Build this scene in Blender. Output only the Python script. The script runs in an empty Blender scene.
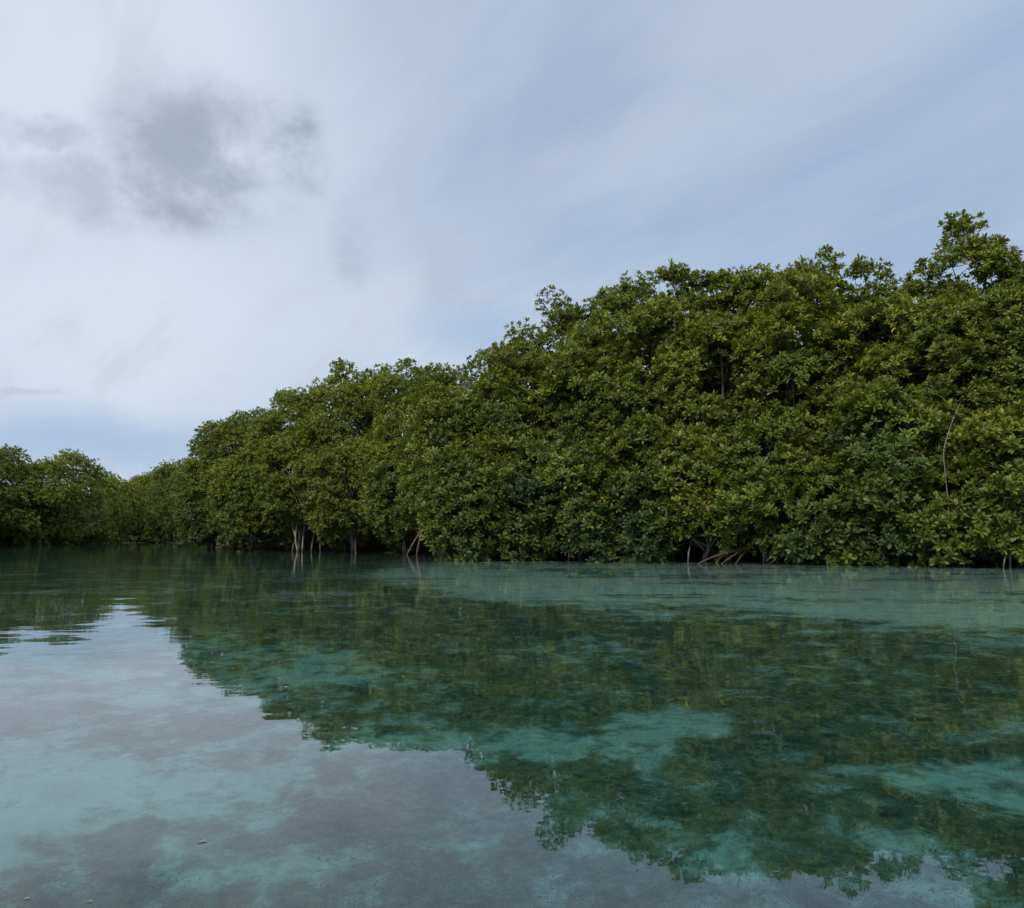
import bpy, math
import numpy as np
from mathutils import Vector

# ------------------------------------------------------------------ camera, world, sun, exposure
scene = bpy.context.scene
COL = scene.collection
F, PITCH, EYE = 804.0, math.radians(5.9), 0.9

cam_d = bpy.data.cameras.new('camera')
cam = bpy.data.objects.new('camera', cam_d)
COL.objects.link(cam)
cam.location = (0, 0, EYE)
cam.rotation_euler = (math.radians(90) + PITCH, 0, 0)
cam_d.sensor_fit = 'HORIZONTAL'
cam_d.sensor_width = 36
cam_d.lens = 36 * F / 1024
cam_d.clip_start = 0.05
cam_d.clip_end = 3000
scene.camera = cam

def pdir(px, py):
    """world direction seen at a pixel of the photograph"""
    u, v = (px - 512) / F, (454 - py) / F
    c, s = math.cos(PITCH), math.sin(PITCH)
    return Vector((u, c - v * s, s + v * c))

def W(px, py, depth):
    d = pdir(px, py)
    return Vector((0, 0, EYE)) + d * (depth / d.y)

SUN_EL, SUN_AZ = math.radians(42), math.radians(208)      # azimuth clockwise from +Y: behind the viewer, to the left
SUN_STRENGTH, SUN_ANGLE = 2.4, 12
SKY_STRENGTH, EXPOSURE = 0.1, 0.0

class NG:
    def __init__(self, nt):
        self.nt = nt; nt.nodes.clear()
    def n(self, t, **kw):
        nd = self.nt.nodes.new(t)
        ins = kw.pop('ins', {})
        for k, v in kw.items(): setattr(nd, k, v)
        for k, v in ins.items(): self.set(nd, k, v)
        return nd
    def set(self, nd, k, v):
        s = nd.inputs[k]
        if isinstance(v, bpy.types.NodeSocket): self.nt.links.new(v, s)
        elif isinstance(v, bpy.types.Node): self.nt.links.new(v.outputs[0], s)
        else:
            if hasattr(s.default_value, '__len__') and isinstance(v, (tuple, list)) and len(v) == 3 and len(s.default_value) == 4:
                v = (*v, 1)
            s.default_value = v
    def math(self, op, a, b=0.0, c=0.0, clamp=False):
        nd = self.n('ShaderNodeMath', operation=op, use_clamp=clamp)
        self.set(nd, 0, a); self.set(nd, 1, b)
        if op in ('MULTIPLY_ADD',): self.set(nd, 2, c)
        return nd.outputs[0]
    def vmath(self, op, a, b=None):
        nd = self.n('ShaderNodeVectorMath', operation=op)
        self.set(nd, 0, a)
        if b is not None: self.set(nd, 1, b)
        return nd
    def mix(self, f, a, b):
        nd = self.n('ShaderNodeMix', data_type='RGBA')
        self.set(nd, 0, f); self.set(nd, 6, a); self.set(nd, 7, b)
        return nd.outputs[2]
    def noise(self, vec, scale, detail=4, rough=0.5, dist=0.0, color=False):
        nd = self.n('ShaderNodeTexNoise')
        self.set(nd, 'Vector', vec); self.set(nd, 'Scale', scale); self.set(nd, 'Detail', detail)
        self.set(nd, 'Roughness', rough); self.set(nd, 'Distortion', dist)
        return nd.outputs['Color' if color else 'Fac']
    def rng(self, v, a, b, c=0.0, d=1.0, smooth=True):
        nd = self.n('ShaderNodeMapRange', interpolation_type='SMOOTHSTEP' if smooth else 'LINEAR')
        for k, x in zip((0, 1, 2, 3, 4), (v, a, b, c, d)): self.set(nd, k, x)
        return nd.outputs[0]

# sky: Nishita behind a procedural veil of thin high cloud with a few low grey puffs
world = bpy.data.worlds.new('World'); scene.world = world
world.use_nodes = True
g = NG(world.node_tree)
sky = g.n('ShaderNodeTexSky', sky_type='NISHITA', sun_disc=False, sun_elevation=SUN_EL, sun_rotation=SUN_AZ,
          air_density=1.0, dust_density=1.5, ozone_density=1.0)
tc = g.n('ShaderNodeTexCoord').outputs['Generated']
sep = g.n('ShaderNodeSeparateXYZ', ins={0: tc})
zz = g.math('MAXIMUM', sep.outputs[2], 0.0)
proj = g.n('ShaderNodeCombineXYZ', ins={
    0: g.math('DIVIDE', sep.outputs[0], g.math('ADD', zz, 0.22)),
    1: g.math('DIVIDE', sep.outputs[1], g.math('ADD', zz, 0.22)), 2: 0.0})
mp = g.n('ShaderNodeMapping', ins={0: proj, 'Rotation': (0, 0, math.radians(52))})
mp = g.n('ShaderNodeMapping', ins={0: mp, 'Scale': (0.42, 1.5, 1.0)})
n_streak = g.noise(mp, 1.3, 7, 0.56, 0.5)
n_fine = g.noise(mp, 4.5, 6, 0.6, 0.3)
n_soft = g.noise(tc, 2.2, 4, 0.5, 0.0)
def blob(px, py, sx, sz, amt=1.0, nz=0.0):
    """a soft patch of sky round the direction of (px, py); sx, sz = half sizes in radians"""
    D = pdir(px, py).normalized()
    wob = g.vmath('SUBTRACT', g.noise(tc, 9.0, 5, 0.62, color=True), (0.5, 0.5, 0.5))
    wob = g.vmath('MULTIPLY', wob, (nz, nz, nz))
    v = g.vmath('SUBTRACT', g.vmath('ADD', tc, wob), tuple(D))
    v = g.vmath('MULTIPLY', v, (1 / sx, 1 / max(sx, sz), 1 / sz))
    ln = g.vmath('LENGTH', v).outputs['Value']
    return g.math('MULTIPLY', g.rng(ln, 1.0, 0.0), amt)
K = 1.0 / SKY_STRENGTH
def kc(r, gg, b): return (r * K, gg * K, b * K, 1)
veil = g.mix(g.rng(n_streak, 0.36, 0.64), kc(.345, .455, .635), kc(.475, .575, .72))
bright = g.math('MAXIMUM', blob(110, 320, .80, .34, 1.1), blob(-40, 30, .62, .50, 1.5))
bright = g.math('MULTIPLY', bright, g.rng(n_soft, 0.2, 0.65, 0.75, 1.0), clamp=True)
veil = g.mix(bright, veil, kc(.655, .755, .885))
veil = g.mix(g.math('MULTIPLY', g.rng(n_fine, 0.35, 0.75), 0.20), veil, kc(.56, .62, .73))
blue = g.math('MAXIMUM', blob(80, 440, .34, .055, .8, .05), blob(480, 325, .12, .05, .75, .08))
blue = g.math('MAXIMUM', blue, blob(1010, 90, .14, .18, .55, .12))
blue = g.math('MAXIMUM', blue, g.math('MULTIPLY', blob(820, 230, .55, .16, .55), 1.0))
veil = g.mix(blue, veil, kc(.36, .51, .715))
# low grey puffs
n_cl = g.noise(g.n('ShaderNodeMapping', ins={0: tc, 'Location': (5.2, 2.3, 1.7), 'Scale': (1, 1, 1.3)}), 8.0, 8, 0.60, 0.25)
def puff(px, py, sx, sz, amt):
    b_ = blob(px, py, sx, sz, 1.0, .10)
    f = g.math('MULTIPLY', b_, g.rng(n_cl, .34, .66, .20, 1.1, False))
    return g.math('MULTIPLY', g.rng(f, 0.04, 0.84), amt)
pf = puff(205, 165, .18, .13, 1.0)
for a in ((288, 158, .085, .09, 1.2), (175, 200, .14, .07, 1.0), (150, 120, .10, .09, .45), (60, 190, .19, .06, .6), (40, 130, .09, .035, .6), (350, 245, .05, .08, .5),
          (430, 275, .05, .07, .25), (15, 388, .09, .010, .30)):
    pf = g.math('MAXIMUM', pf, puff(*a))
veil = g.mix(pf, veil, kc(.37, .44, .56))
wh = g.math('MAXIMUM', puff(985, 112, .06, .03, .4), puff(1000, 70, .05, .02, .25))
wh = g.math('MAXIMUM', wh, g.math('MULTIPLY', g.rng(n_fine, .5, .8), .35))
veil = g.mix(wh, veil, kc(.50, .53, .62))
# higher up (outside the photograph) the veil is brightened, to add light on bed and leaves
veil = g.mix(g.rng(sep.outputs[2], 0.56, 0.88), veil, kc(.86, .92, 1.0))
cover = g.rng(n_streak, 0.25, 0.6, 0.93, 0.99)
skyc = g.mix(cover, sky, veil)
bg = g.n('ShaderNodeBackground', ins={0: skyc, 1: SKY_STRENGTH})
out = g.n('ShaderNodeOutputWorld', ins={0: bg})

sun_d = bpy.data.lights.new('sun', 'SUN')
sun_d.energy = SUN_STRENGTH; sun_d.angle = math.radians(SUN_ANGLE); sun_d.color = (1.0, 0.95, 0.86)
sun = bpy.data.objects.new('sun', sun_d); COL.objects.link(sun)
sv = Vector((math.sin(SUN_AZ) * math.cos(SUN_EL), math.cos(SUN_AZ) * math.cos(SUN_EL), math.sin(SUN_EL)))
sun.rotation_euler = sv.to_track_quat('Z', 'Y').to_euler()

vs = scene.view_settings
vs.view_transform = 'Standard'; vs.look = 'None'; vs.exposure = EXPOSURE; vs.gamma = 1; vs.use_curve_mapping = False
cy = scene.cycles
cy.max_bounces = 8; cy.diffuse_bounces = 4; cy.glossy_bounces = 3; cy.transmission_bounces = 6; cy.transparent_max_bounces = 8
cy.volume_bounces = 0
cy.caustics_reflective = False; cy.caustics_refractive = True; cy.blur_glossy = 0.5
cy.sample_clamp_indirect = 3.0
cy.use_denoising = True
try: cy.denoiser = 'OPENIMAGEDENOISE'
except Exception: pass

# ------------------------------------------------------------------ helpers
def tag(o, label=None, category=None, group=None, kind=None):
    if label: o['label'] = label
    if category: o['category'] = category
    if group: o['group'] = group
    if kind: o['kind'] = kind
    return o

def link(name, me, mat, parent=None):
    o = bpy.data.objects.new(name, me); COL.objects.link(o)
    if mat and not me.materials: me.materials.append(mat)
    if parent: o.parent = parent
    return o

def empty(name, loc):
    o = bpy.data.objects.new(name, None); COL.objects.link(o)
    o.location = loc; o.empty_display_size = 0.3
    return o

def raw_mesh(name, V, loops, starts, tint=None, smooth=False):
    me = bpy.data.meshes.new(name)
    me.vertices.add(len(V)); me.vertices.foreach_set('co', np.ascontiguousarray(V, dtype=np.float32).ravel())
    me.loops.add(len(loops)); me.loops.foreach_set('vertex_index', np.ascontiguousarray(loops, dtype=np.int32))
    me.polygons.add(len(starts)); me.polygons.foreach_set('loop_start', np.ascontiguousarray(starts, dtype=np.int32))
    if smooth: me.polygons.foreach_set('use_smooth', np.ones(len(starts), dtype=bool))
    me.update(calc_edges=True)
    if tint is not None:
        a = me.attributes.new('tint', 'FLOAT_COLOR', 'POINT')
        t = np.ones((len(V), 4), dtype=np.float32); t[:, :tint.shape[1]] = tint
        a.data.foreach_set('color', t.ravel())
    me.validate()
    return me

def hash2(ix, iy, seed):
    h = (ix.astype(np.int64) * 374761393 + iy.astype(np.int64) * 668265263 + seed * 974711) & 0xffffffff
    h = ((h ^ (h >> 13)) * 1274126177) & 0xffffffff
    h = h ^ (h >> 16)
    return (h & 0xffff) / 65535.0
def vnoise(x, y, seed=0):
    ix, iy = np.floor(x), np.floor(y)
    fx, fy = x - ix, y - iy
    fx = fx * fx * (3 - 2 * fx); fy = fy * fy * (3 - 2 * fy)
    a, b = hash2(ix, iy, seed), hash2(ix + 1, iy, seed)
    c, d = hash2(ix, iy + 1, seed), hash2(ix + 1, iy + 1, seed)
    return (a * (1 - fx) + b * fx) * (1 - fy) + (c * (1 - fx) + d * fx) * fy
def fbm(x, y, octv=4, seed=0, gain=0.5):
    s, a, t = 0, 1.0, 0
    for k in range(octv):
        s = s + a * vnoise(x * 2 ** k + 17.3 * k, y * 2 ** k + 9.1 * k, seed + k); t += a; a *= gain
    return s / t
def sstep(x, a, b):
    t = np.clip((x - a) / (b - a), 0, 1); return t * t * (3 - 2 * t)

class Tubes:
    """collects tapered tubes into one mesh"""
    def __init__(s): s.V, s.L, s.S, s.nv, s.nl = [], [], [], 0, 0
    def add(s, pts, radii, sides=6):
        P = np.array([tuple(p) for p in pts], dtype=float); R = np.array(radii, dtype=float)
        n = len(P)
        T = np.gradient(P, axis=0); T /= np.linalg.norm(T, axis=1)[:, None] + 1e-9
        ref = np.tile(np.array([0.31, 0.17, 0.93]), (n, 1))
        bad = np.abs((T * ref).sum(1)) > 0.95; ref[bad] = (1, 0, 0)
        A = np.cross(T, ref); A /= np.linalg.norm(A, axis=1)[:, None]
        B = np.cross(T, A)
        th = np.arange(sides) * 2 * math.pi / sides
        ring = P[:, None] + R[:, None, None] * (np.cos(th)[None, :, None] * A[:, None] + np.sin(th)[None, :, None] * B[:, None])
        V = ring.reshape(-1, 3)
        i = np.arange(n - 1)[:, None] * sides; j = np.arange(sides)[None]; k = (j + 1) % sides
        q = np.stack([i + j, i + k, i + sides + k, i + sides + j], -1).reshape(-1, 4) + s.nv
        s.V.append(V); s.L.append(q.ravel()); s.S.append(np.arange(len(q)) * 4 + s.nl)
        s.nv += len(V); s.nl += len(q) * 4
        for e in (0, n - 1):
            cap = np.arange(sides) + e * sides + s.nv - len(V)
            if e == 0: cap = cap[::-1]
            s.L.append(cap); s.S.append(np.array([s.nl])); s.nl += sides
    def build(s, name):
        return raw_mesh(name, np.concatenate(s.V), np.concatenate(s.L), np.concatenate(s.S), smooth=True)

def curve(pts, n=10):
    """Catmull-Rom through the points"""
    P = [np.array(tuple(p), dtype=float) for p in pts]
    P = [2 * P[0] - P[1]] + P + [2 * P[-1] - P[-2]]
    out = []
    for i in range(1, len(P) - 2):
        for t in np.linspace(0, 1, n, endpoint=False):
            a, b, c, d = P[i - 1], P[i], P[i + 1], P[i + 2]
            out.append(0.5 * ((2 * b) + (-a + c) * t + (2 * a - 5 * b + 4 * c - d) * t * t + (-a + 3 * b - 3 * c + d) * t ** 3))
    out.append(P[-2])
    return out

# ------------------------------------------------------------------ materials
def new_mat(name):
    m = bpy.data.materials.new(name); m.use_nodes = True
    return m, NG(m.node_tree)

def leaf_material():
    m, g = new_mat('leaf')
    t = g.n('ShaderNodeAttribute', attribute_name='tint')
    s = g.n('ShaderNodeSeparateColor', ins={0: t.outputs['Color']})
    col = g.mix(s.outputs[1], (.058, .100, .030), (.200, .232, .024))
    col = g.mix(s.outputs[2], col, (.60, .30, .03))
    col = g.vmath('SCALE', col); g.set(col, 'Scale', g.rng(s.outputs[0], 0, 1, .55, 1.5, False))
    b = g.n('ShaderNodeBsdfPrincipled', ins={'Base Color': col, 'Roughness': .48, 'Specular IOR Level': .34})
    tr = g.n('ShaderNodeBsdfTranslucent', ins={0: g.vmath('MULTIPLY', col, (1.35, 1.3, .5))})
    mx = g.n('ShaderNodeMixShader', ins={0: .28, 1: b.outputs[0], 2: tr.outputs[0]})
    g.n('ShaderNodeOutputMaterial', ins={0: mx})
    return m

def bark_material(name, c1, c2):
    m, g = new_mat(name)
    co = g.n('ShaderNodeTexCoord').outputs['Object']
    mp = g.n('ShaderNodeMapping', ins={0: co, 'Scale': (1, 1, .25)})
    n1 = g.noise(mp, 18, 6, .65)
    n2 = g.noise(co, 2.5, 3, .5)
    col = g.mix(g.rng(n1, .3, .7), c1, c2)
    geo = g.n('ShaderNodeNewGeometry')
    z = g.n('ShaderNodeSeparateXYZ', ins={0: geo.outputs['Position']}).outputs[2]
    wet = g.rng(g.math('ADD', z, g.math('MULTIPLY', n2, .2)), .18, .34, 1.0, 0.0)   # tide stain on the bark
    col = g.mix(g.math('MULTIPLY', wet, .7), col, (.035, .03, .022))
    bmp = g.n('ShaderNodeBump', ins={'Strength': .5, 'Distance': .01, 'Height': n1})
    b = g.n('ShaderNodeBsdfPrincipled', ins={'Base Color': col, 'Roughness': .8, 'Normal': bmp})
    g.n('ShaderNodeOutputMaterial', ins={0: b})
    return m

def ground_material():
    m, g = new_mat('seabed_and_bank')
    t = g.n('ShaderNodeAttribute', attribute_name='tint')
    s = g.n('ShaderNodeSeparateColor', ins={0: t.outputs['Color']})
    co = g.n('ShaderNodeTexCoord').outputs['Object']
    n1 = g.noise(co, 3.2, 8, .62, .3)
    n2 = g.noise(co, 14, 6, .65, .4)
    n3 = g.noise(co, 1.1, 5, .55)
    sand = g.mix(g.rng(n1, .3, .7), (.44, .49, .46), (.58, .64, .60))
    sand = g.mix(s.outputs[2], sand, (.86, .93, .82))
    weed = g.mix(g.rng(n2, .32, .68), (.048, .068, .048), (.18, .205, .145))
    w = g.math('ADD', s.outputs[0], g.math('MULTIPLY', g.math('SUBTRACT', n2, .5), 1.0))
    w = g.math('ADD', w, g.math('MULTIPLY', g.math('SUBTRACT', n1, .5), 2.3))
    w = g.math('ADD', w, g.math('MULTIPLY', g.math('SUBTRACT', g.noise(co, 6.5, 6, .6, .6), .5), g.math('SUBTRACT', 1.5, s.outputs[2])))
    col = g.mix(g.rng(w, .10, .90), sand, weed)
    mud = g.mix(n3, (.022, .018, .013), (.055, .045, .033))
    col = g.mix(s.outputs[1], col, mud)
    bmp = g.n('ShaderNodeBump', ins={'Strength': .6, 'Distance': .05, 'Height': n2})
    b = g.n('ShaderNodeBsdfPrincipled', ins={'Base Color': col, 'Roughness': .95, 'Specular IOR Level': .1, 'Normal': bmp})
    g.n('ShaderNodeOutputMaterial', ins={0: b})
    return m

def water_material():
    m, g = new_mat('lagoon_water')
    co = g.n('ShaderNodeTexCoord').outputs['Object']
    def mapped(rot, sx, sy): return g.n('ShaderNodeMapping', ins={0: co, 'Rotation': (0, 0, math.radians(rot)), 'Scale': (sx, sy, 1)})
    gust = g.rng(g.noise(mapped(10, .06, .16), 1.0, 3, .5), .35, .70, .35, 1.3)
    a = g.math('MULTIPLY', g.math('SUBTRACT', g.noise(mapped(8, .55, 1.0), 1.1, 2, .5), .5), .0120)
    b = g.math('MULTIPLY', g.math('SUBTRACT', g.noise(mapped(-14, .7, 1.0), 3.6, 2, .5), .5), .0021)
    c = g.math('MULTIPLY', g.math('SUBTRACT', g.noise(mapped(22, .75, 1.0), 11., 2, .5), .5), .00030)
    h = g.math('ADD', g.math('ADD', a, b), c)
    h = g.math('MULTIPLY', h, gust)
    bmp = g.n('ShaderNodeBump', ins={'Strength': 1.0, 'Distance': 1.0, 'Height': h})
    gl = g.n('ShaderNodeBsdfGlass', distribution='GGX', ins={'Color': (1, 1, 1), 'Roughness': 0.0, 'IOR': 1.60, 'Normal': bmp})
    vol = g.n('ShaderNodeVolumeAbsorption', ins={'Color': (.20, .88, .83), 'Density': .50})
    g.n('ShaderNodeOutputMaterial', ins={0: gl, 1: vol})
    return m

def weed_material():
    m, g = new_mat('seagrass_blade')
    t = g.n('ShaderNodeAttribute', attribute_name='tint')
    s = g.n('ShaderNodeSeparateColor', ins={0: t.outputs['Color']})
    col = g.mix(s.outputs[0], (.040, .060, .040), (.13, .155, .09))
    b = g.n('ShaderNodeBsdfPrincipled', ins={'Base Color': col, 'Roughness': .8, 'Specular IOR Level': .1})
    g.n('ShaderNodeOutputMaterial', ins={0: b})
    return m

LEAF = leaf_material()
BARK = bark_material('mangrove_bark', (.10, .085, .068), (.25, .22, .18))
PALE = bark_material('pale_bark', (.20, .18, .145), (.38, .34, .28))
RED = bark_material('root_bark', (.075, .045, .035), (.165, .10, .075))
GROUND, WATER, WEED = ground_material(), water_material(), weed_material()

# ------------------------------------------------------------------ the setting: ground (seabed + banks) and water
SHORE = np.array([  # the water's outline, seen from above
    (60, 4), (30, 13), (22, 18.5), (16.2, 22.6), (12.6, 24.8), (9.6, 26.6), (6.8, 28.4), (3.2, 30), (0.2, 31), (-2.0, 31.2),
    (-2.9, 33), (-3.2, 38), (-5.2, 42), (-8.8, 45.5), (-13, 50), (-17.8, 54.5), (-22.5, 59), (-25.6, 63), (-29.5, 76), (-36, 95), (-47, 119), (-56, 124),
    (-62, 120), (-55, 106), (-50, 99), (-50.5, 88), (-51, 78), (-60, 70), (-110, 55), (-220, 30), (-220, -160), (120, -160), (120, -10)], dtype=float)
def shore_dist(x, y):
    """signed distance to the shoreline, positive over land"""
    x = np.asarray(x, dtype=float); y = np.asarray(y, dtype=float)
    d = np.full(x.shape, 1e9); inside = np.zeros(x.shape, dtype=bool)
    n = len(SHORE)
    for i in range(n):
        ax, ay = SHORE[i]; bx, by = SHORE[(i + 1) % n]
        dx, dy = bx - ax, by - ay
        t = np.clip(((x - ax) * dx + (y - ay) * dy) / (dx * dx + dy * dy), 0, 1)
        d = np.minimum(d, np.hypot(x - ax - t * dx, y - ay - t * dy))
        c = ((ay > y) != (by > y)) & (x < (bx - ax) * (y - ay) / (by - ay + 1e-12) + ax)
        inside ^= c
    return np.where(inside, -d, d)
def ground_z(x, y):
    sd = shore_dist(x, y) + (fbm(x * .35, y * .35, 3, 5) - .5) * 1.2
    w = np.clip(-sd, 0, None)
    zw = -(0.20 + 0.50 * (1 - np.exp(-w / 7.0)) + 0.40 * sstep(w, 15, 22)) + (fbm(x * .8, y * .8, 4, 11) - .5) * .22
    zl = -.25 + .38 * sstep(sd, -0.2, 3.5) + (fbm(x * .9, y * .9, 3, 21) - .5) * .15
    return np.where(sd > 0, zl, np.minimum(zw, -.12))

def bed(px, py, depth=.95):
    """where the line of sight through this point of the picture meets the bed, bent by the water"""
    d = pdir(px, py).normalized()
    t = EYE / -d.z; p = np.array([d.x, d.y]) * t
    hor = math.hypot(d.x, d.y); sn = hor / 1.33
    k = depth * sn / math.sqrt(1 - sn * sn)
    return p + np.array([d.x, d.y]) / hor * k
STRIP = [bed(*q, dd) for q, dd in (((1300, 668), .8), ((1012, 642), .8), ((912, 632), .8), ((812, 624), .8), ((662, 618), .8), ((512, 606), .8), ((420, 592), .8), ((345, 577), .8), ((300, 566), .7))]
SPOTS = [(*bed(680, 728), .50, .36, 1.05), (*bed(730, 712), .5, .3, .7), (*bed(575, 762), .36, .24, 1.05), (*bed(870, 788), .80, .22, 1.15), (*bed(960, 790), .4, .2, .8), (*bed(1010, 648), .75, .45, 1.2),
         (*bed(400, 748), .5, .25, .9), (*bed(40, 775), 1.0, .5, .8), (*bed(210, 805), .8, .3, .8), (*bed(330, 805), .5, .2, .6), (*bed(60, 880), .5, .15, .45), (*bed(720, 870), .35, .15, .8), (*bed(1000, 800), .3, .25, .7),
         (*bed(250, 880), .35, .12, .5), (*bed(480, 860), .3, .12, .5), (*bed(120, 830), .7, .15, .6), (*bed(40, 690), 1.6, .7, .5)]
def weed_mask(x, y):
    S = np.array(STRIP)[::-1]
    # beyond the strip's near edge the bed is bare pale sand up to the right bank
    edge = np.interp(x, S[:, 0], S[:, 1], left=1e3)
    strip = sstep(y - edge + (fbm(x * .7, y * .7, 5, 31, .6) - .5) * 3.4, -1.3, 2.6) * sstep(x, -4.6, -2.6)
    far = sstep(y, 22, 34) * sstep(x, 1, -4)
    n = fbm(x * 1.3, y * 1.3, 5, 41, .6)
    patch = sstep(fbm(x * .9 + 40, y * 1.6, 4, 77), .66, .80) * .5 * sstep(y, 4.6, 3.4)
    patch += sstep(fbm(x * .35, y * .5, 3, 83), .60, .72) * .25 * sstep(y, 9, 14)
    w = .80 + (n - .5) * 1.25 + .12 * sstep(y, 4.8, 6) * sstep(x, -2, 0)
    for sx, sy, rx, ry, a in SPOTS:
        w = w - a * .29 * np.exp(-(((x - sx) / rx) ** 2 + ((y - sy) / ry) ** 2))
    w = w - patch
    w = np.where(y < 8, w - .10 * sstep(x, .3, -1.5) , w)
    thin = sstep(fbm(x * .45, y * 1.1, 4, 61), .50, .62) * .55 * (1 - far)
    w = w * (1 - strip) + (thin * sstep(y, 8, 14)) * strip
    w = np.maximum(w, far * .75)
    return np.clip(w, .08, .92), strip * (1 - far)

def tensor_grid(n, half, b, cx, cy):
    t = np.linspace(-1, 1, n)
    a = half / math.sinh(b)
    s = a * np.sinh(b * t)
    return s + cx, s + cy
gx, gy = tensor_grid(560, 900, 6.9, 0.0, 4.0)
X, Y = np.meshgrid(gx, gy)
Z = ground_z(X, Y)
SD = shore_dist(X, Y)
hills = sstep(np.hypot(X, Y), 300, 900) * 2
V = np.stack([X, Y, Z + np.where(SD > 0, hills, 0)], -1).reshape(-1, 3)
n = len(gx)
i = np.arange(n - 1)[:, None] * n + np.arange(n - 1)[None]
q = np.stack([i, i + 1, i + n + 1, i + n], -1).reshape(-1, 4)
wm, bare = weed_mask(X, Y)
tint = np.stack([wm.ravel(), sstep(Z, -.16, .02).ravel(), bare.ravel()], -1)
gr = link('ground', raw_mesh('ground', V, q.ravel(), np.arange(len(q)) * 4, tint, True), GROUND)
tag(gr, 'pale sand bed with dark weed patches rising to a muddy bank', kind='structure')

wv = np.array([(-900, -900, 0), (900, -900, 0), (900, 900, 0), (-900, 900, 0)], dtype=float)
wo = link('water', raw_mesh('water', wv, np.array([0, 1, 2, 3]), np.array([0])), WATER)
tag(wo, 'clear calm turquoise lagoon water reflecting sky and trees', kind='structure')

# seagrass on the bed near the viewer
rng = np.random.default_rng(7)
N = 120000
ty = 1.6 + 10.0 * rng.random(N) ** 1.4
tx = (rng.random(N) * 2 - 1) * (ty * .72 + .4)
keep = weed_mask(tx, ty)[0] + (rng.random(N) - .5) * .3 > .74
tx, ty = tx[keep], ty[keep]
tz = ground_z(tx, ty) - .01
nb = 4
bx = np.repeat(tx, nb) + rng.normal(0, .012, len(tx) * nb); by = np.repeat(ty, nb) + rng.normal(0, .012, len(tx) * nb); bz = np.repeat(tz, nb)
az = rng.random(len(bx)) * 6.283; hh = .008 + .018 * rng.random(len(bx)); ww = .003 + .003 * rng.random(len(bx))
le = rng.normal(0, .022, (len(bx), 2)) + np.array([.02, .01])
B = np.stack([bx, by, bz], -1)
side = np.stack([np.cos(az), np.sin(az), 0 * az], -1) * ww[:, None]
tip = B + np.concatenate([le, hh[:, None]], 1)
V = np.stack([B - side, B + side, tip], 1).reshape(-1, 3)
tt = np.repeat(np.clip(.4 + rng.normal(0, .25, len(bx)), 0, 1), 3)
sg = link('seagrass', raw_mesh('seagrass', V, np.arange(len(V)), np.arange(len(V) // 3) * 3, np.stack([tt, tt, tt], -1)), WEED)
tag(sg, 'dark green seagrass growing in patches on the shallow bed', kind='stuff')

# ------------------------------------------------------------------ trees
def leaves_mesh(name, C, NRM, nleaf, L, Wd, tint, rng, detailed=True, yellow=.0022):
    """C, NRM: rosette centres and axes; tint: (n,2) brightness, yellow-green share"""
    n = len(C)
    NRM = NRM / (np.linalg.norm(NRM, axis=1)[:, None] + 1e-9)
    ref = np.where(np.abs(NRM[:, 2:3]) > .9, np.array([[1., 0, 0]]), np.array([[0., 0, 1]]))
    U = np.cross(NRM, ref); U /= np.linalg.norm(U, axis=1)[:, None]
    Vv = np.cross(NRM, U)
    k = np.arange(nleaf)[None]
    a = k * 2.39996 + rng.random((n, 1)) * 6.283 + rng.normal(0, .25, (n, nleaf))
    e = np.radians(12 + 68 * (k / max(1, nleaf - 1)) ** .7 + rng.normal(0, 9, (n, nleaf)))
    ca, sa, ce, se = np.cos(a)[..., None], np.sin(a)[..., None], np.cos(e)[..., None], np.sin(e)[..., None]
    rad = ca * U[:, None] + sa * Vv[:, None]
    D = ce * NRM[:, None] + se * rad
    UP = se * NRM[:, None] - ce * rad
    S = np.cross(D, UP)
    tw = rng.normal(0, .25, (n, nleaf, 1))
    S2 = S * np.cos(tw) + UP * np.sin(tw)
    ll = (L * (.62 + .60 * rng.random((n, 1))) * (.75 + .5 * rng.random((n, nleaf))))[..., None]
    ww = ll * (Wd / L)
    base = C[:, None] + D * ll * .05
    sag = UP * ll
    if detailed:
        pts = [base,
               base + D * ll * .42 + S2 * ww * .40 + sag * .03, base + D * ll * .78 + S2 * ww * .42 - sag * .01,
               base + D * ll * 1.0 - sag * .10,
               base + D * ll * .78 - S2 * ww * .42 - sag * .01, base + D * ll * .42 - S2 * ww * .40 + sag * .03]
        V = np.stack(pts, 2).reshape(-1, 6, 3)
        loop = np.array([0, 1, 5, 1, 2, 4, 5, 2, 3, 4]); st = np.array([0, 3, 7])
    else:
        pts = [base, base + D * ll * .62 + S2 * ww * .5, base + D * ll - sag * .06, base + D * ll * .62 - S2 * ww * .5]
        V = np.stack(pts, 2).reshape(-1, 4, 3)
        loop = np.array([0, 1, 2, 3]); st = np.array([0])
    m, per = V.shape[0], V.shape[1]
    loops = (np.arange(m)[:, None] * per + loop[None]).ravel()
    starts = (np.arange(m)[:, None] * len(loop) + st[None]).ravel()
    T = np.repeat(tint, nleaf, axis=0)
    T = np.concatenate([T, np.zeros((m, 1))], 1)
    T[:, 0] = np.clip(T[:, 0] + rng.normal(0, .14, m), 0, 1)
    T[:, 1] = np.clip(T[:, 1] + rng.normal(0, .10, m), 0, 1)
    # a few senescent leaves low in the rosette turn orange-yellow
    yl = rng.random(m) < yellow
    T[yl, 2] = .6 + .4 * rng.random(yl.sum())
    T = np.repeat(T, per, axis=0)
    return raw_mesh(name, V.reshape(-1, 3), loops, starts, T)

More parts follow.
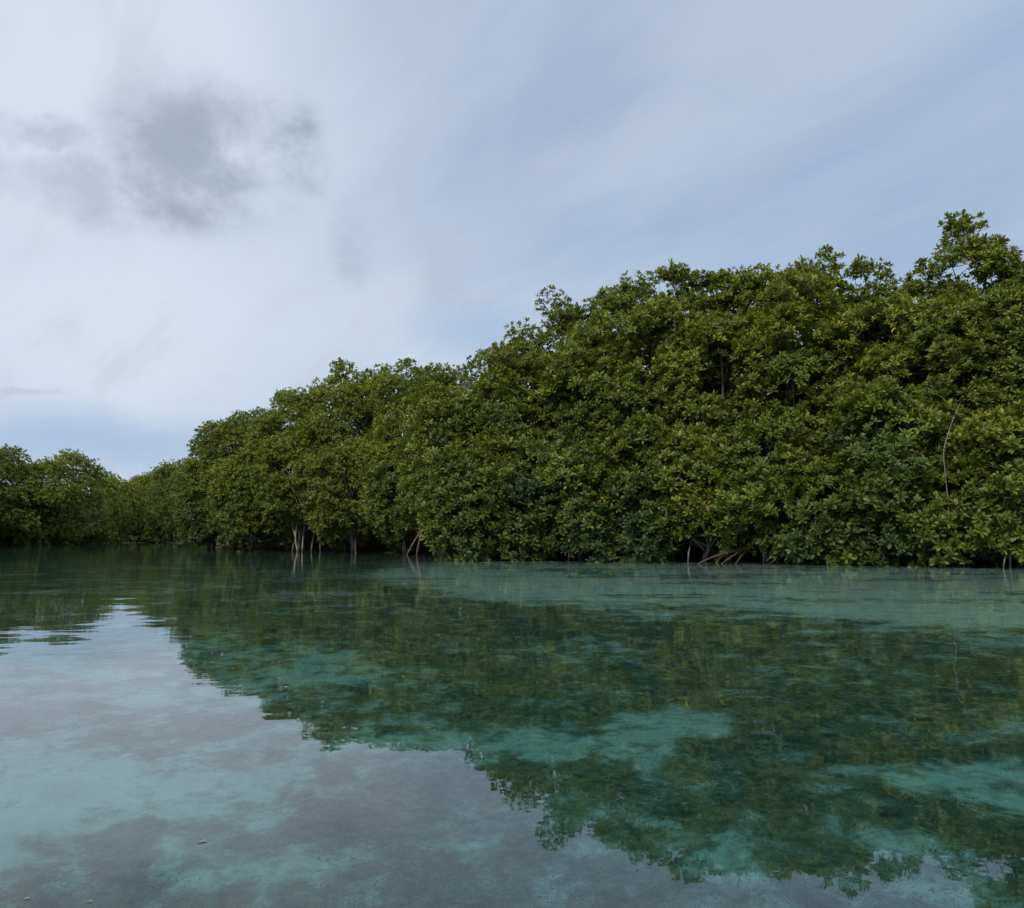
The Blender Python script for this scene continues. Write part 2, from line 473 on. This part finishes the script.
def crown_and_limbs(H, rx, ry, zlow, seed, lod, shift=(0, 0), hue=.5, dens=1.0, face=(0, -1), flat=1.0, rc0=.60, crown_depth=None):
    """returns (rosette centres, normals, tints, limb Tubes) in tree-local coordinates; face = side towards the water"""
    r = np.random.default_rng(seed)
    cz = (H + zlow) / 2; rz = (H - zlow) / 2
    area = 4 * math.pi * ((rx * ry) ** 1.6 / 3 + 2 * (max(rx, ry) * rz) ** 1.6 / 3) ** (1 / 1.6)
    rc0 = rc0 * lod['clump']
    nc = int(area / (math.pi * rc0 * rc0) * 1.35 * dens)
    k = np.arange(nc) + .5
    ph = np.arccos(1 - 2 * k / nc); th = math.pi * (1 + 5 ** .5) * k + r.random() * 6
    d = np.stack([np.cos(th) * np.sin(ph), np.sin(th) * np.sin(ph), np.cos(ph)], -1) + r.normal(0, .16, (nc, 3))
    d /= np.linalg.norm(d, axis=1)[:, None]
    # fuller than an ellipsoid: square the profile a little
    sc = 1.0 / (np.abs(d) ** 2.6).sum(1) ** (1 / 2.6)
    lump = 1 + .26 * (fbm(d[:, 0] * 1.7 + seed, d[:, 2] * 1.9 + d[:, 1] * 1.3, 3, seed % 97) - .5) * 2
    rad = (.70 + .30 * r.random(nc) ** .6) * sc * np.where(d[:, 2] < -.3, 1, lump)
    rcs = rc0 * (.65 + .7 * r.random(nc))
    C = d * rad[:, None] * np.array([rx, ry, rz]) * .92
    C[:, 2] += cz
    C[:, 2] = np.clip(C[:, 2], zlow + rcs * .35, H - rcs * .55 + r.random(nc) * .25)
    taper = np.clip(C[:, 2] / H, 0, 1)
    C[:, 0] += shift[0] * (1 - taper); C[:, 1] += shift[1] * (1 - taper)
    f = (d[:, :2] * np.array(face)).sum(1)
    # the shaded side towards the thicket is thinner
    keep = r.random(nc) < np.where(f < -.25, .45, 1.0)
    C, d, rcs, rad = C[keep], d[keep], rcs[keep], rad[keep]
    nc = len(C)
    # rosettes on each clump's dome
    sp = lod['space']
    nr = np.maximum(5, (2.2 * math.pi * rcs ** 2 / sp ** 2 * 1.15).astype(int))
    idx = np.repeat(np.arange(nc), nr); m = len(idx)
    q = r.normal(0, 1, (m, 3)); q /= np.linalg.norm(q, axis=1)[:, None]
    out = d[idx] * np.array([1, 1, .6]) + np.array([0, 0, .55])
    out /= np.linalg.norm(out, axis=1)[:, None]
    dp = (q * out).sum(1)
    q = np.where((dp < -.15)[:, None], q - 2 * dp[:, None] * out, q)
    rr = rcs[idx] * (.45 + .85 * r.random(m) ** .8)
    P = C[idx] + q * rr[:, None] * np.array([1.1, 1.1, .95 * flat])
    P[:, 2] = np.maximum(P[:, 2], .10 + .15 * r.random(m))
    NR = q * .55 + out * .45 + np.array([0, 0, .75]) + r.normal(0, .38, (m, 3))
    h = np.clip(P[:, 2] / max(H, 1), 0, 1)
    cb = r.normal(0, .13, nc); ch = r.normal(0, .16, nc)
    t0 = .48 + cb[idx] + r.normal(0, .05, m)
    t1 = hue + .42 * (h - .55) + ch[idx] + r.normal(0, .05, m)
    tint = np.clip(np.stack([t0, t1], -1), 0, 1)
    # trunk and limbs
    tb = Tubes()
    tr = .05 + .014 * H
    top = H * .80
    zs = np.linspace(-.35, top, 9)
    wob = np.cumsum(r.normal(0, .10, (9, 2)), axis=0) * (zs[:, None] > .2)
    tp = np.stack([wob[:, 0], wob[:, 1], zs], -1)
    tb.add(tp, tr * (1 - .72 * np.linspace(0, 1, 9)), 8)
    order = r.permutation(nc)
    nl = min(nc, int(16 if H > 3 else 9))
    ends = []
    for ci in order[:nl]:
        c = C[ci]
        z0 = np.clip(c[2] * .55 - .2 + r.normal(0, .2), .5 if H > 2 else .2, top)
        s = np.array([np.interp(z0, zs, tp[:, 0]), np.interp(z0, zs, tp[:, 1]), z0])
        mid = s * .5 + c * .5 + np.array([0, 0, .12 * np.linalg.norm(c - s)]) + r.normal(0, .12, 3)
        cv = curve([s, mid, c], 4)
        tb.add(cv, np.linspace(tr * .42, .014, len(cv)), 5)
        ends.append(cv)
    allp = np.array([p for cv in ends for p in cv[2:]])
    for ci in order[nl:]:
        c = C[ci]
        j = np.argmin(((allp - c) ** 2).sum(1) + 4 * (allp[:, 2] > c[2] + .3))
        tb.add([allp[j], (allp[j] + c) / 2 + r.normal(0, .06, 3), c], [.02, .014, .008], 4)
    # twigs out to a share of the rosettes
    tw = r.random(m) < lod['twigs']
    for p, ci in zip(P[tw], idx[tw]):
        tb.add([C[ci], p], [.008, .005], 3)
    return P, NR, tint, tb

LODS = {
    'near': dict(space=.262, nleaf=11, L=.225, W=.086, clump=1.0, twigs=.22, detailed=True),
    'mid': dict(space=.262, nleaf=9, L=.200, W=.082, clump=1.05, twigs=.08, detailed=True),
    'far': dict(space=.33, nleaf=8, L=.23, W=.115, clump=1.15, twigs=.02, detailed=False),
}

def gz(x, y): return float(ground_z(np.array([x]), np.array([y]))[0])
ALL = []
def make_tree(px, depth, top=None, H=None, rx=1.8, ry=1.6, zlow=.2, seed=1, lod='near', label='', group=None, hue=.5, dens=1.0,
              roots=0, shift=(0, 0), face=(.25, -.97), name='mangrove_tree', flat=1.0, rc0=.60, yellow=.0035, inland_small=None):
    x = (px - 512) / F * depth / math.cos(PITCH)      # close enough to the column of the picture at the tree's foot
    y = depth
    if top is not None: H = W(px, top, depth).z
    z0 = gz(x, y)
    t = empty(name, (x, y, z0))
    tag(t, label, 'tree', group)
    Hl = H - z0
    P, NR, tint, tb = crown_and_limbs(Hl, rx, ry, max(.1, zlow - z0), seed, LODS[lod], shift, hue, dens, face, flat, rc0)
    l = dict(LODS[lod]); k_ = 1.0 if inland_small is None else inland_small; l['L'] *= k_; l['W'] *= k_
    r = np.random.default_rng(seed + 1000)
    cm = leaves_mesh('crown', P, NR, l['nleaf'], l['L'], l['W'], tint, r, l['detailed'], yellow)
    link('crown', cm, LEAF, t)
    link('trunk', tb.build('trunk'), BARK, t)
    for k in range(roots):
        a = math.atan2(-1, .3) + (k - (roots - 1) / 2) * (3.6 / max(1, roots)) + r.normal(0, .15)
        zs = .7 + .9 * r.random(); R_ = .8 + .9 * r.random()
        p = [(0, 0, zs), (math.cos(a) * R_ * .45, math.sin(a) * R_ * .45, zs * .86), (math.cos(a) * R_ * .85, math.sin(a) * R_ * .85, zs * .40),
             (math.cos(a) * R_, math.sin(a) * R_, -1.3 - z0 * 0)]
        q = Tubes(); cv = curve(p, 5); q.add(cv, np.linspace(.040, .022, len(cv)), 6)
        link('prop_root', q.build('prop_root'), RED if k % 2 else BARK, t)
    ALL.append(t)
    return t

def extra(parent, name, pts, radii, mat, n=6, label=None, sides=7):
    """a part given by points in the world, hung under its tree"""
    q = Tubes()
    paths = pts if isinstance(pts[0], list) else [pts]
    for p in paths:
        cv = curve(p, n)
        o = np.array(tuple(parent.location))
        q.add([np.array(tuple(c)) - o for c in cv], np.interp(np.linspace(0, 1, len(cv)), np.linspace(0, 1, len(radii)), radii), sides)
    ob = link(name, q.build(name), mat, parent)
    if label: ob['label'] = label
    return ob

def bank(px):
    """depth at which the column px of the picture reaches the bank"""
    k = (px - 512) / F
    best = None
    for i in range(len(SHORE) - 1):
        (ax, ay), (bx, by) = SHORE[i], SHORE[i + 1]
        f0, f1 = ax - k * ay, bx - k * by
        if f0 * f1 <= 0 and abs(f0 - f1) > 1e-9:
            t = f0 / (f0 - f1); y = ay + t * (by - ay)
            if y > 5 and (best is None or y < best): best = y
    return best

GA = 'mangroves leaning over the water along the near bank'
GB = 'mangroves of the second row behind the near bank'
GC = 'mangroves forming the skyline above the near bank'
GL = 'mangroves on the bank at the far left'
GF = 'mangroves closing the far end of the channel'

# front row: (px, top px, rx, ry, zlow, hue, roots, inland, label)
ROW_A = [
    (1085, 400, 2.0, 1.7, .1, .50, 0, .9, 'dark bushy mangrove leaning over the water beyond the slender stem at the picture edge'),
    (1010, 430, 1.7, 1.5, .3, .62, 4, .8, 'light green leafy mangrove overhanging the water around the thin vertical stem at the right edge'),
    (945, 455, 1.5, 1.5, .1, .56, 3, .8, 'low bright mangrove at the water below the crooked pale bare stem'),
    (885, 400, 1.6, 1.5, .1, .42, 2, 1.0, 'mid green mangrove just left of the crooked pale bare stem, dipping to the water'),
    (822, 470, 1.3, 1.3, .15, .36, 2, .8, 'low dark rounded mangrove touching the water right of the splayed reddish roots'),
    (765, 430, 1.4, 1.3, .45, .48, 5, 1.0, 'front mangrove with foliage cut back above the splayed reddish roots'),
    (700, 440, 1.5, 1.4, .3, .66, 3, .9, 'yellow green front mangrove just left of the splayed reddish roots'),
    (640, 425, 1.5, 1.5, .1, .40, 2, .9, 'dense mid green mangrove whose big leaf rosettes reach down to the water'),
    (580, 450, 1.5, 1.5, .1, .36, 2, .8, 'bluish green mangrove low over the water, second from the jutting corner of the near bank'),
    (518, 430, 1.6, 1.5, .05, .42, 2, .7, 'bushy mangrove second in from the jutting corner, foliage resting on the water'),
    (472, 455, 1.5, 1.5, .05, .40, 2, .6, 'broad leafy mangrove jutting over the water right of the dark recess with leaning roots'),
    (405, 440, 1.8, 1.8, 1.1, .44, 5, 1.2, 'mangrove set back in the dark recess above the leaning roots'),
    (352, 440, 2.1, 1.8, .9, .52, 4, 1.2, 'mangrove right of the pale bare trunks with dark hollow under its skirt'),
    (300, 430, 2.2, 1.9, 1.6, .58, 4, 1.1, 'yellow green mangrove standing on pale bare trunks at the water edge'),
    (255, 450, 2.1, 1.9, .2, .50, 2, 1.0, 'low olive mangrove left of the pale bare trunks, sweeping down to the water'),
    (213, 455, 2.1, 1.9, .3, .34, 3, .9, 'dark outermost mangrove at the point where the channel bends away'),
]
FA = {}
for i, (px, top, rx, ry, zl, hue, nr, inl, lab) in enumerate(ROW_A):
    d = bank(px) + inl
    lod = 'near' if d < 40 else 'mid'
    FA[px] = make_tree(px, d, top=top, rx=rx, ry=ry, zlow=zl, seed=100 + i, lod=lod, label=lab, group=GA, hue=hue + (.10 if px < 440 else 0), roots=(min(nr, 2) if px > 440 else min(nr, 1)), shift=(-.1, -.55))

# second row: (px, top px, rx, ry, hue, inland, label)
ROW_B = [
    (1040, 282, 2.5, 2.0, .50, 3.6, 'tall olive mangrove behind the front bushes at the right picture edge'),
    (960, 287, 2.3, 2.0, .48, 3.4, 'tall mangrove in the second row behind the crooked pale bare stem'),
    (880, 302, 2.3, 2.0, .50, 3.4, 'second row mangrove below the bare twigs that stick out of the skyline'),
    (800, 292, 2.3, 2.0, .60, 3.3, 'second row mangrove below the highest rounded peak of the middle skyline'),
    (725, 317, 2.2, 2.0, .56, 3.2, 'second row mangrove above the splayed reddish roots, with orange dying leaves'),
    (655, 312, 2.2, 2.0, .62, 3.0, 'yellow green second row mangrove rising behind the dense mid green one at the water'),
    (590, 332, 2.2, 2.0, .50, 3.0, 'second row mangrove left of a dark gap in the foliage, with a few orange leaves'),
    (525, 357, 2.2, 2.0, .54, 3.0, 'second row mangrove directly below the step where the skyline drops to the left'),
    (460, 390, 2.1, 2.0, .54, 3.2, 'second row mangrove behind the jutting corner bush of the near bank'),
    (415, 375, 2.6, 2.2, .58, 4.0, 'yellow green mangrove rising behind the dark recess with leaning roots'),
    (350, 380, 2.8, 2.3, .62, 4.0, 'bright olive mangrove in the second row right of the pale bare trunks'),
    (290, 395, 2.8, 2.3, .56, 4.0, 'second row mangrove straight above the pale bare trunks'),
    (238, 418, 2.6, 2.3, .46, 3.6, 'second row mangrove sloping down towards the bend of the channel'),
]
for i, (px, top, rx, ry, hue, inl, lab) in enumerate(ROW_B):
    d = bank(px) + inl
    lod = 'near' if d < 38 else 'mid'
    make_tree(px, d, top=top, rx=rx, ry=ry, zlow=.4, seed=200 + i, lod=lod, label=lab, group=GB, hue=hue + (.10 if px < 470 else .04), inland_small=.9, shift=(0, -.3))

# skyline row: (px, top px, rx, hue, inland, dens, label)
ROW_C = [
    (1060, 238, 2.2, .42, 6.5, .9, 'tall skyline mangrove cut by the right picture edge'),
    (988, 214, 1.5, .40, 6.2, .85, 'tallest mangrove on the skyline with an open see-through crown'),
    (935, 262, 1.5, .36, 6.6, .8, 'skyline mangrove on the left shoulder of the tallest open crown'),
    (885, 266, 1.5, .40, 6.5, .9, 'skyline mangrove just right of the bare leafless twigs'),
    (845, 284, 1.4, .44, 6.8, 1., 'skyline mangrove that carries the bare leafless twigs'),
    (803, 253, 1.5, .50, 6.4, 1., 'rounded skyline mangrove making the highest peak left of the bare twigs'),
    (752, 266, 1.6, .46, 6.6, 1., 'flat topped skyline mangrove left of the rounded peak'),
    (712, 272, 1.1, .40, 6.2, .7, 'small knobbly skyline crown left of the flat topped one'),
    (678, 268, 1.2, .44, 6.6, .8, 'skyline mangrove with a tufted top above the middle of the near bank'),
    (625, 275, 1.9, .30, 6.6, 1.1, 'broad dark domed mangrove on the skyline where the canopy turns level'),
    (568, 290, 1.4, .38, 6.4, .9, 'skyline mangrove on the upper step of the falling skyline'),
    (528, 330, 1.5, .50, 6.2, 1., 'skyline mangrove on the middle step of the falling skyline'),
    (488, 334, 1.3, .34, 7.5, .7, 'thin tufted skyline mangrove above the jutting corner bush'),
    (445, 364, 1.7, .40, 9.0, .8, 'low skyline mangrove in the notch between the two high parts of the canopy'),
    (395, 358, 2.4, .46, 8.5, .9, 'skyline mangrove topping the distant rounded part of the canopy'),
    (345, 364, 2.4, .48, 8.0, 1., 'skyline mangrove on the left shoulder of the distant rounded canopy'),
    (290, 386, 2.0, .36, 7.5, .8, 'open tufted skyline mangrove above the pale bare trunks'),
    (250, 407, 2.1, .34, 7.0, .8, 'dark knobbly skyline mangrove sloping to the channel bend'),
    (216, 424, 1.9, .28, 4.0, .9, 'last dark skyline mangrove of the near bank at the channel bend'),
]
CT = {}
for i, (px, top, rx, hue, inl, dens, lab) in enumerate(ROW_C):
    d = bank(px) + inl
    lod = 'near' if d < 36 else 'mid'
    CT[px] = make_tree(px, d, top=top, rx=rx, ry=rx, zlow=.8 if px != 988 else 1.5, seed=300 + i, lod=lod, label=lab, group=GC, hue=hue + .14, inland_small=.88, dens=dens, rc0=.5)

# far left bank and the far end of the channel
ROW_F = [
    (-48, 455, 79, 4.2, .45, 'dark mangrove on the left bank cut by the left picture edge', GL),
    (0, 452, 83, 3.2, .40, 'dark knob topped mangrove at the left picture edge', GL),
    (32, 462, 86, 4.0, .60, 'olive mangrove second from the left picture edge', GL),
    (66, 458, 90, 3.8, .48, 'tall rounded mangrove on the left bank with a tufted top', GL),
    (98, 474, 101, 3.4, .42, 'see-through mangrove on the right slope of the left bank', GL),
    (116, 486, 112, 3.6, .55, 'low mangrove where the left bank meets the far end of the channel', GL),
    (132, 479, 131, 4.2, .60, 'distant mangrove at the left of the far end of the channel', GF),
    (152, 476, 133, 4.0, .52, 'distant mangrove in the middle of the far end of the channel', GF),
    (172, 471, 131, 4.2, .62, 'yellow green distant mangrove at the right of the far end, beside the near point', GF),
    (192, 462, 110, 4.2, .42, 'dark knob topped distant mangrove peeping past the near point', GF),
]
for i, (px, top, d, rx, hue, lab, grp) in enumerate(ROW_F):
    make_tree(px, d, top=top, rx=rx, ry=3.2, zlow=.05, seed=400 + i, lod='far', label=lab, group=grp, hue=hue + .10, rc0=.95, shift=(.0, -2.2), roots=0,
              dens=.7 if px == 98 else 1.0, face=(.3, -.9))

# the dim thicket inland of the rows: saplings, leaves and stems nobody could count
def thicket(name, path, label, hmax, n, lod, wide, seed):
    r = np.random.default_rng(seed)
    P_ = np.array(path, dtype=float)
    seg = np.linalg.norm(np.diff(P_, axis=0), axis=1); cum = np.concatenate([[0], np.cumsum(seg)])
    s_ = r.random(n) * cum[-1]
    x = np.interp(s_, cum, P_[:, 0]) + r.uniform(-wide, wide, n); y = np.interp(s_, cum, P_[:, 1]) + r.uniform(-wide, wide, n)
    sd = shore_dist(x, y); k = sd > 2.2
    x, y = x[k], y[k]; n = len(x)
    z = ground_z(x, y) + .02 + hmax * r.random(n) ** 1.15 * (.75 + .5 * fbm(x * .3, y * .3, 3, 9))
    q = r.normal(0, 1, (n, 3)) * .5 + np.array([0, -.4, .6])
    t = np.stack([r.normal(.42, .12, n), r.normal(.40, .15, n)], -1)
    l = LODS[lod]
    me = leaves_mesh(name, np.stack([x, y, z], -1), q, 7, l['L'] * 1.25, l['W'] * 1.3, np.clip(t, 0, 1), r, False, 0.0)
    o = link(name, me, LEAF)
    tag(o, label, kind='stuff')
inl = lambda pts, dx, dy: [(a + dx, b + dy) for a, b in pts]
thicket('undergrowth', inl([(34, 14), (22, 20), (16, 24), (9.6, 28), (3, 31.5), (-1, 33), (-1.5, 40), (-8, 48), (-17, 57), (-23, 65), (-27, 78), (-33, 95)], 3.4, 5.5),
        'dim undergrowth of leaves and shoots inside the near bank of mangroves', 5.2, 52000, 'near', 3.6, 51)
thicket('undergrowth', inl([(34, 14), (22, 20), (16, 24), (9.6, 28), (3, 31.5), (-1, 33), (-1.5, 40)], 5.5, 9.5),
        'dim canopy of leaves filling the middle of the thicket behind the near bank', 8.2, 42000, 'near', 2.6, 53)
thicket('undergrowth', [(-70, 78), (-57, 82), (-56, 100), (-62, 128), (-54, 133), (-40, 126)],
        'dim undergrowth inside the mangroves of the far banks', 6.0, 42000, 'far', 5.0, 52)

# ---- things seen one by one at the water's edge
t = FA[300]; d = bank(300)
extra(t, 'stem', [[W(296.5, 562, d), W(297.5, 551, d), W(295.5, 540, d), W(296.5, 528, d + .1), W(299, 505, d + .6)],
                  [W(296, 538, d), W(293, 526, d + .2), W(291, 510, d + .6)]], [.075, .055, .045], PALE, label='pale forked bare stem standing in the water')
extra(t, 'stem', [W(301.5, 560, d + .4), W(303, 540, d + .4), W(305, 518, d + .8)], [.06, .05], PALE)
extra(t, 'stem', [W(311, 560, d + .6), W(312, 545, d + .6), W(316, 524, d + 1)], [.05, .04], BARK)
extra(t, 'stem', [W(322, 560, d + .9), W(320, 545, d + .9), W(323, 528, d + 1)], [.05, .04], BARK)
t = FA[352]; d = bank(352)
extra(t, 'stem', [W(355.5, 560, d + .2), W(355.5, 540, d + .2), W(354, 520, d + .6)], [.055, .04], RED)
t = FA[405]; d = bank(418)
extra(t, 'prop_root', [W(404, 562, d - .4), W(410, 549, d - .3), W(417, 537, d + .2), W(424, 524, d + 1.0)], [.05, .06], RED, label='brown root leaning to the right')
extra(t, 'prop_root', [W(416, 560, d - .3), W(418, 547, d - .2), W(421, 534, d + .2), W(423, 522, d + .8)], [.04, .05], RED)
t = FA[765]; d = bank(735) - .25
jn = W(748, 547, d + .5)
for p, rr in (([W(688, 572, d - .6), W(703, 561.5, d - .5), W(722, 554, d), W(738, 550, d + .3), jn], (.030, .038, .05)),
              ([W(714, 572, d - .3), W(726, 560.5, d - .2), W(736, 554, d + .1), jn], (.024, .028, .035)),
              ([W(730, 572, d - .1), W(739, 559, d), W(745, 552, d + .3), jn], (.024, .026, .03)),
              ([jn, W(751, 538, d + .8), W(757, 522, d + 1.4)], (.045, .05))):
    extra(t, 'prop_root', p, rr, RED, label='reddish bare root splayed over the water')
d = bank(790) - .2
extra(t, 'prop_root', [W(766, 561, d), W(771, 557.5, d), W(776, 558, d), W(770, 564, d + .1)], [.02, .02], RED)
t = FA[822]
extra(t, 'prop_root', [W(786, 563, d - .3), W(795, 557.5, d - .1), W(806, 556, d + .3)], [.02, .02], RED)

t = FA[945]; d = bank(945) - .5
extra(t, 'stem', [W(966, 575, d), W(961, 556, d), W(951, 530, d), W(948, 500, d), W(945, 472, d), W(944, 450, d), W(951, 425, d + .2), W(960, 403, d + .5)],
      [.024, .020, .017, .015, .010], BARK, label='crooked pale bare stem')
t = FA[1010]; d = bank(1004) - .6
extra(t, 'stem', [W(1004.5, 582, d), W(1003.5, 566, d), W(1007, 548, d), W(1005.5, 526, d + .3), W(1010, 500, d + .6)], [.022, .02, .018], BARK, label='thin grey stem dipping into the water')

# bare twigs above the skyline
t = CT[845]; d = bank(845) + 6.8
b0 = W(858, 300, d)
tw = [[b0, W(856, 285, d), W(853, 272, d), W(846, 264, d)], [W(855, 280, d), W(862, 270, d), W(866, 266, d)], [W(853, 272, d), W(856, 265, d), W(853, 261, d)],
      [W(850, 268, d), W(845, 269, d), W(842, 266, d)], [b0, W(868, 286, d + .2), W(872, 276, d + .2)], [W(862, 270, d), W(860, 264, d), W(861, 262, d)], [W(856, 276, d), W(848, 276, d), W(843, 273, d)]]
extra(t, 'bare_twigs', tw, [.016, .007], BARK, n=3, label='leafless twigs', sides=4)

# leaves and a scrap of foam drifting on the surface
def floating_leaf(px, py, L, w, ang, colr, label):
    d = pdir(px, py); s = EYE / -d.z
    m, g = new_mat('drifting_leaf')
    co = g.n('ShaderNodeTexCoord').outputs['Object']
    cc = g.mix(g.noise(co, 60, 4, .6), colr, tuple(c * .55 for c in colr))
    g.n('ShaderNodeOutputMaterial', ins={0: g.n('ShaderNodeBsdfPrincipled', ins={'Base Color': cc, 'Roughness': .35})})
    prof = [(0, .06), (.2, .6), (.45, 1), (.7, .9), (.9, .45), (1, .05)]
    V = []
    for k, (u, hw) in enumerate(prof):
        zc = .002 + .10 * L * (2 * u - 1) ** 2
        for sgn in (-1, 0, 1):
            V.append((u * L - L / 2, sgn * hw * w / 2, zc + .03 * L * abs(sgn)))
    for (x, y, z) in list(V): V.append((x, y, z - .0012))
    Fc = []; n = len(prof); o = n * 3
    for k in range(n - 1):
        for j in (0, 1):
            a = k * 3 + j; Fc.append((a, a + 3, a + 4, a + 1)); Fc.append((o + a, o + a + 1, o + a + 4, o + a + 3))
        for j in (0, 2):
            a = k * 3 + j; f = (a, a + 3, o + a + 3, o + a); Fc.append(f if j == 2 else f[::-1])
    me = bpy.data.meshes.new('floating_leaf'); me.from_pydata(V, [], Fc); me.update()
    ob = link('floating_leaf', me, m)
    ob.location = (d.x * s, d.y * s, 0); ob.rotation_euler = (0, 0, ang)
    tag(ob, label, 'leaf', 'dead leaves drifting on the water')
floating_leaf(202, 842, .026, .009, .5, (.34, .31, .24), 'pale curled leaf afloat above the two tiny ones at lower left')
floating_leaf(27, 899, .013, .007, .2, (.4, .38, .32), 'tiny drab leaf floating in the lower left corner of the water')
floating_leaf(90, 902, .011, .006, .9, (.36, .33, .26), 'tiny drab leaf floating right of the one in the lower left corner')
